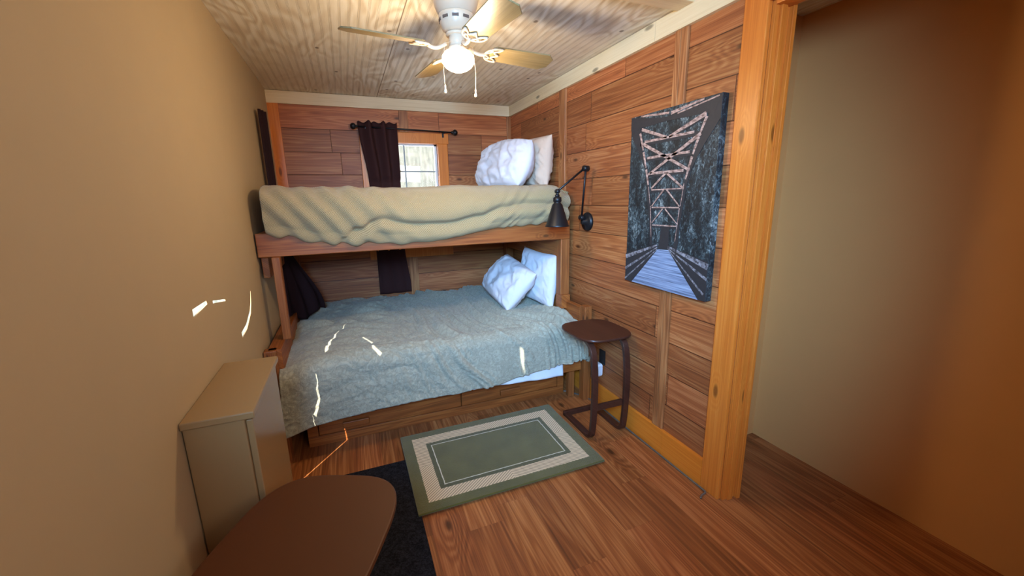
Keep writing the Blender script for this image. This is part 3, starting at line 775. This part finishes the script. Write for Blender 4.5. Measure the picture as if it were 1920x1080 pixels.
B((1.03, .180), (.606, .256), .050, .014, 4); B((1.03, .115), (.608, .246), .024, .008, 4); B((1.0, .035), (.612, .240), .018, .006, 4)
obj('printed_railing', bm, m_pr, art)

# ------------------------------------------------------------------ bentwood stool and its twin in the foreground
def stool(loc, rz, label, top_mat):
    r = thing('stool', label, 'stool', loc, rz)
    # local frame: centre of the seat plan at 0,0; +y is the open back side
    hw, hd = .171, .190; pts = []
    n = 96
    for k in range(n):
        a = 2*PI*k/n; ca, sa = math.cos(a), math.sin(a); e = 2/3.3
        pts.append((hw*math.copysign(abs(ca)**e, ca), hd*math.copysign(abs(sa)**e, sa)))
    bm = bmesh.new()
    prism(bm, pts, .602, .616)
    obj('seat', bm, top_mat, r, local=True, bevel=.004)
    for sx in (-1, 1):
        x = sx*.108
        fy = -.150
        path = smooth_path([(x, .148, .594), (x, .0, .594), (x, -.075, .590), (x, -.135, .556), (x, -.162, .47), (x, -.172, .33), (x, -.168, .18), (x, -.158, .07), (x, -.146, .028), (x, -.115, .012), (x, -.05, .0115), (x, .148, .0115)], 7)
        obj('leg', strip(bmesh.new(), path, (1, 0, 0), .036, .021), m_dark_wood, r, local=True, bevel=.003)
    obj('back_stretcher', box(-.126, .126, .136, .158, .0, .032), m_dark_wood, r, local=True, bevel=.003)
    obj('front_stretcher', box(-.09, .09, -.168, -.150, .185, .222), m_dark_wood, r, local=True, bevel=.003)
    return r
stool((-.178, -1.728, 0), 0, 'dark brown bentwood stool beside the right wall, on the wood floor past the green rug', m_dark_wood)
near = stool((-1.655, -2.755, 0), math.radians(-24), 'brown bentwood stool cut off in the near left corner, standing on the black mat', m_table_top)
near.scale = (1.12, 1.22, 1.0)

# ------------------------------------------------------------------ rugs
s = NT('green_pile'); x, y, z, o = s.xyz()
n = s.noise(o, 260, 3, .7); n2 = s.noise(o, 9, 3)
# rug pattern: distances from the border
rx = s.M('SUBTRACT', .489, s.M('ABSOLUTE', x)); ry = s.M('SUBTRACT', .328, s.M('ABSOLUTE', y))
wob = s.M('MULTIPLY', s.M('SUBTRACT', s.noise(o, 55, 2), .5), .006)
d = s.M('ADD', s.M('MINIMUM', rx, ry), wob)
green = s.mix(n2, (*L((84, 80, 30)), 1), (*L((124, 116, 54)), 1))
green = s.mix(s.M('MULTIPLY', n, .6), green, (*L((40, 42, 14)), 1))
cream = s.mix(n, (*L((206, 178, 138)), 1), (*L((240, 218, 180)), 1))
isx = s.M('LESS_THAN', rx, ry)          # bands at the ends run the other way
sgn = s.M('SUBTRACT', s.M('MULTIPLY', s.M('GREATER_THAN', s.M('MULTIPLY', x, y), 0.0), 2.0), 1.0)
hx = s.M('SINE', s.M('MULTIPLY', s.M('ADD', s.M('MULTIPLY', s.M('MULTIPLY', x, sgn), 1.0), s.M('MULTIPLY', y, -1.25)), 330.0))
hat = s.M('GREATER_THAN', hx, .45)
cream = s.mix(s.M('MULTIPLY', hat, .75), cream, (*L((96, 82, 58)), 1))
def band(a, b): return s.M('MULTIPLY', s.M('GREATER_THAN', d, a), s.M('LESS_THAN', d, b))
col = s.mix(band(.058, .128), green, cream)
col = s.mix(s.M('MULTIPLY', band(.128, .153), .35), col, (*L((52, 56, 36)), 1))
col = s.mix(band(.152, .1575), col, (*L((206, 200, 176)), 1))
s.bump(s.M('ADD', n, s.M('MULTIPLY', band(.128, .152), -.8)), .8, .004)
m_rug = s.fin(col, .95, Sheen_Weight=.3, Specular_IOR_Level=.1)
bm = box(-.489, .489, -.328, .328, .0085, .020)
o = obj('rug', bm, m_rug, bevel=.004); o.location = (-.828, -1.763, 0)
tag(o, 'green rug with a cream hatched border, lying before the lower bunk', 'rug')
s = NT('black_mat'); x, y, z, oo = s.xyz(); n = s.noise(oo, 180, 3, .8); n2 = s.noise(oo, 60, 2)
s.bump(n, .9, .004)
m_mat = s.fin(s.ramp(s.M('ADD', s.M('MULTIPLY', n, .7), s.M('MULTIPLY', n2, .3)), [(.42, L((16, 16, 20))), (.62, L((46, 46, 54)))]), .95, Specular_IOR_Level=.1)
o = obj('floor_mat', box(-1.90, -1.302, -3.05, -1.645, 0, .008), m_mat, bevel=.003)
tag(o, 'black ribbed floor mat partly under the green rug and the near stool', 'mat')

# ------------------------------------------------------------------ cable along the baseboard
bm = bmesh.new()
tube(bm, smooth_path([(-.14, -1.285, .006), (-.10, -1.33, .006), (-.032, -1.50, .006), (-.030, -1.9, .006), (-.030, -2.30, .006), (-.030, -2.44, .006), (-.035, -2.467, .006), (-.065, -2.475, .006), (-.085, -2.488, .006)], 8), .0045, 8)
o = obj('cable', bm, m_grey_metal, smooth=True); tag(o, 'thin grey cable running on the floor along the right baseboard', 'cable')

# ------------------------------------------------------------------ narrow cabinet at the left wall
s = NT('greige_paint'); m_greige = s.fin((*L((150, 118, 78)), 1), .22)
cab = thing('cabinet', 'narrow glossy greige cabinet at the left edge, between the near stool and the bunk', 'cabinet', (-1.865, -2.3, 0))
obj('cabinet_body', box(-1.945, -1.802, -2.45, -2.02, .0, .80), m_greige, cab, bevel=.004)
obj('cabinet_door', box(-1.802, -1.785, -2.44, -2.025, .04, .79), m_greige, cab, bevel=.003)
obj('cabinet_top', box(-1.946, -1.775, -2.46, -2.012, .80, .822), m_greige, cab, bevel=.004)

# ------------------------------------------------------------------ ceiling fan
FX, FY, FZ = -.986, -1.876, 1.994
fan = thing('ceiling_fan', 'white ceiling fan with four pale wood blades and a lit globe', 'ceiling fan', (FX, FY, H))
bm = bmesh.new(); lathe(bm, [(.088, 0), (.092, -.006), (.094, -.02), (.086, -.055), (.074, -.082), (.070, -.086)], 56, (FX, FY, H)); obj('motor_housing', bm, m_white_enamel, fan, smooth=True)
bm = bmesh.new(); lathe(bm, [(.071, -.084), (.073, -.088), (.072, -.094), (.067, -.120), (.060, -.138), (.044, -.150), (.03, -.152)], 56, (FX, FY, H)); vr = obj('vent_ring', bm, m_white_enamel, fan, smooth=True)
m_slot = plain('vent_slot', (96, 82, 74), .6)
bm = bmesh.new()
for k in range(10):
    a = 2*PI*k/10
    q = Matrix.Rotation(a, 4, 'Z')
    for p in [0]:
        vs = bx(bm, .0665, .0712, -.013, .013, -.111, -.101)
        for v in vs: v.co = Vector((FX, FY, H)) + q @ v.co
obj('vent_slots', bm, m_slot, vr)
bm = bmesh.new(); lathe(bm, [(.034, -.150), (.034, -.196), (.030, -.200)], 40, (FX, FY, H)); lathe(bm, [(.045, -.151), (.047, -.156), (.045, -.161)], 40, (FX, FY, H)); obj('switch_housing', bm, m_white_enamel, fan, smooth=True)
bm = bmesh.new(); lathe(bm, [(.030, -.198), (.038, -.202), (.039, -.210), (.036, -.214)], 40, (FX, FY, H))
for k in range(3):
    a = 2*PI*k/3+.5; tube(bm, [(FX+.036*math.cos(a), FY+.036*math.sin(a), H-.206), (FX+.052*math.cos(a), FY+.052*math.sin(a), H-.206)], .003, 8)
obj('globe_fitter', bm, m_white_enamel, fan, smooth=True)
# glowing opal globe, with an added point light just below it for the bulb
s = NT('opal_globe'); s.b.inputs['Emission Color'].default_value = (1.0, .78, .46, 1); s.b.inputs['Emission Strength'].default_value = 2.6
m_globe = s.fin((.95, .93, .86), .3)
bm = bmesh.new(); lathe(bm, [(.032, -.208), (.037, -.214), (.056, -.222), (.066, -.236), (.0680, -.250), (.065, -.264), (.055, -.277), (.040, -.287), (.020, -.295), (.002, -.297)], 48, (FX, FY, H)); gl_o = obj('globe', bm, m_globe, fan, smooth=True)
gl_o.visible_shadow = True
bl = bpy.data.lights.new('fan_bulb', 'POINT'); bl.energy = 19; bl.color = (1.0, .74, .44); bl.shadow_soft_size = .07
bo = bpy.data.objects.new('fan_bulb', bl); C.objects.link(bo); bo.location = (FX, FY, H-.40); 
# blades
for k, adeg in enumerate((187.2, 97.2, 7.2, 277.2)):
    a = math.radians(adeg); R4 = Matrix.Translation((FX, FY, FZ)) @ Matrix.Rotation(a, 4, 'Z') @ Matrix.Rotation(math.radians(-13), 4, 'X')
    def tf(bm):
        bmesh.ops.transform(bm, matrix=R4, verts=bm.verts); return bm
    pts = [(.150, -.040), (.165, -.050), (.425, -.060), (.452, -.036), (.459, -.030), (.459, .030), (.452, .036), (.425, .060), (.165, .050), (.150, .040)]
    bm = bmesh.new(); prism(bm, pts, 0, .006)
    me_off = R4
    # keep grain along the blade: mesh in blade space, object carries the turn
    b = obj('blade', bm, m_blade, fan, local=True, bevel=.0015)
    b.matrix_local = Matrix.Translation((0, 0, -(H-FZ))) @ Matrix.Rotation(a, 4, 'Z') @ Matrix.Rotation(math.radians(-13), 4, 'X')
    bm = bmesh.new()
    tube(bm, smooth_path([(.050, 0, .010), (.080, 0, -.006), (.105, 0, -.010), (.130, 0, -.004)], 5), [.007]*16, 8)
    for sg in (-1, 1):
        tube(bm, smooth_path([(.120, 0, -.004), (.135, sg*.030, -.004), (.160, sg*.044, -.004), (.190, sg*.046, -.004), (.176, sg*.030, -.004), (.160, sg*.018, -.004), (.188, sg*.0, -.004)], 5), .0038, 8)
        tube(bm, smooth_path([(.125, sg*.006, -.004), (.148, sg*.018, -.004), (.150, sg*.030, -.004), (.138, sg*.026, -.004)], 5), .0032, 8)
    ir = obj('blade_iron', bm, m_white_enamel, fan, local=True, smooth=True)
    ir.matrix_local = Matrix.Translation((0, 0, -(H-FZ))) @ Matrix.Rotation(a, 4, 'Z') @ Matrix.Rotation(math.radians(-13), 4, 'X')
# pull chains
for xx, yy, zl in ((-.060, -.02, -.385), (.062, -.012, -.390)):
    bm = bmesh.new(); tube(bm, [(FX+xx*.6, FY+yy, H-.19), (FX+xx, FY+yy, H-.20), (FX+xx*1.15, FY+yy, H-.30), (FX+xx*1.1, FY+yy, H+zl+.03)], .0011, 6)
    c_ = obj('pull_chain', bm, m_white_enamel, fan, smooth=True)
    bm = bmesh.new(); lathe(bm, [(.002, .032), (.004, .026), (.0035, .016), (.0062, .006), (.005, 0)], 14, (FX+xx*1.1, FY+yy, H+zl)); obj('chain_pull', bm, m_white_enamel, c_, smooth=True)
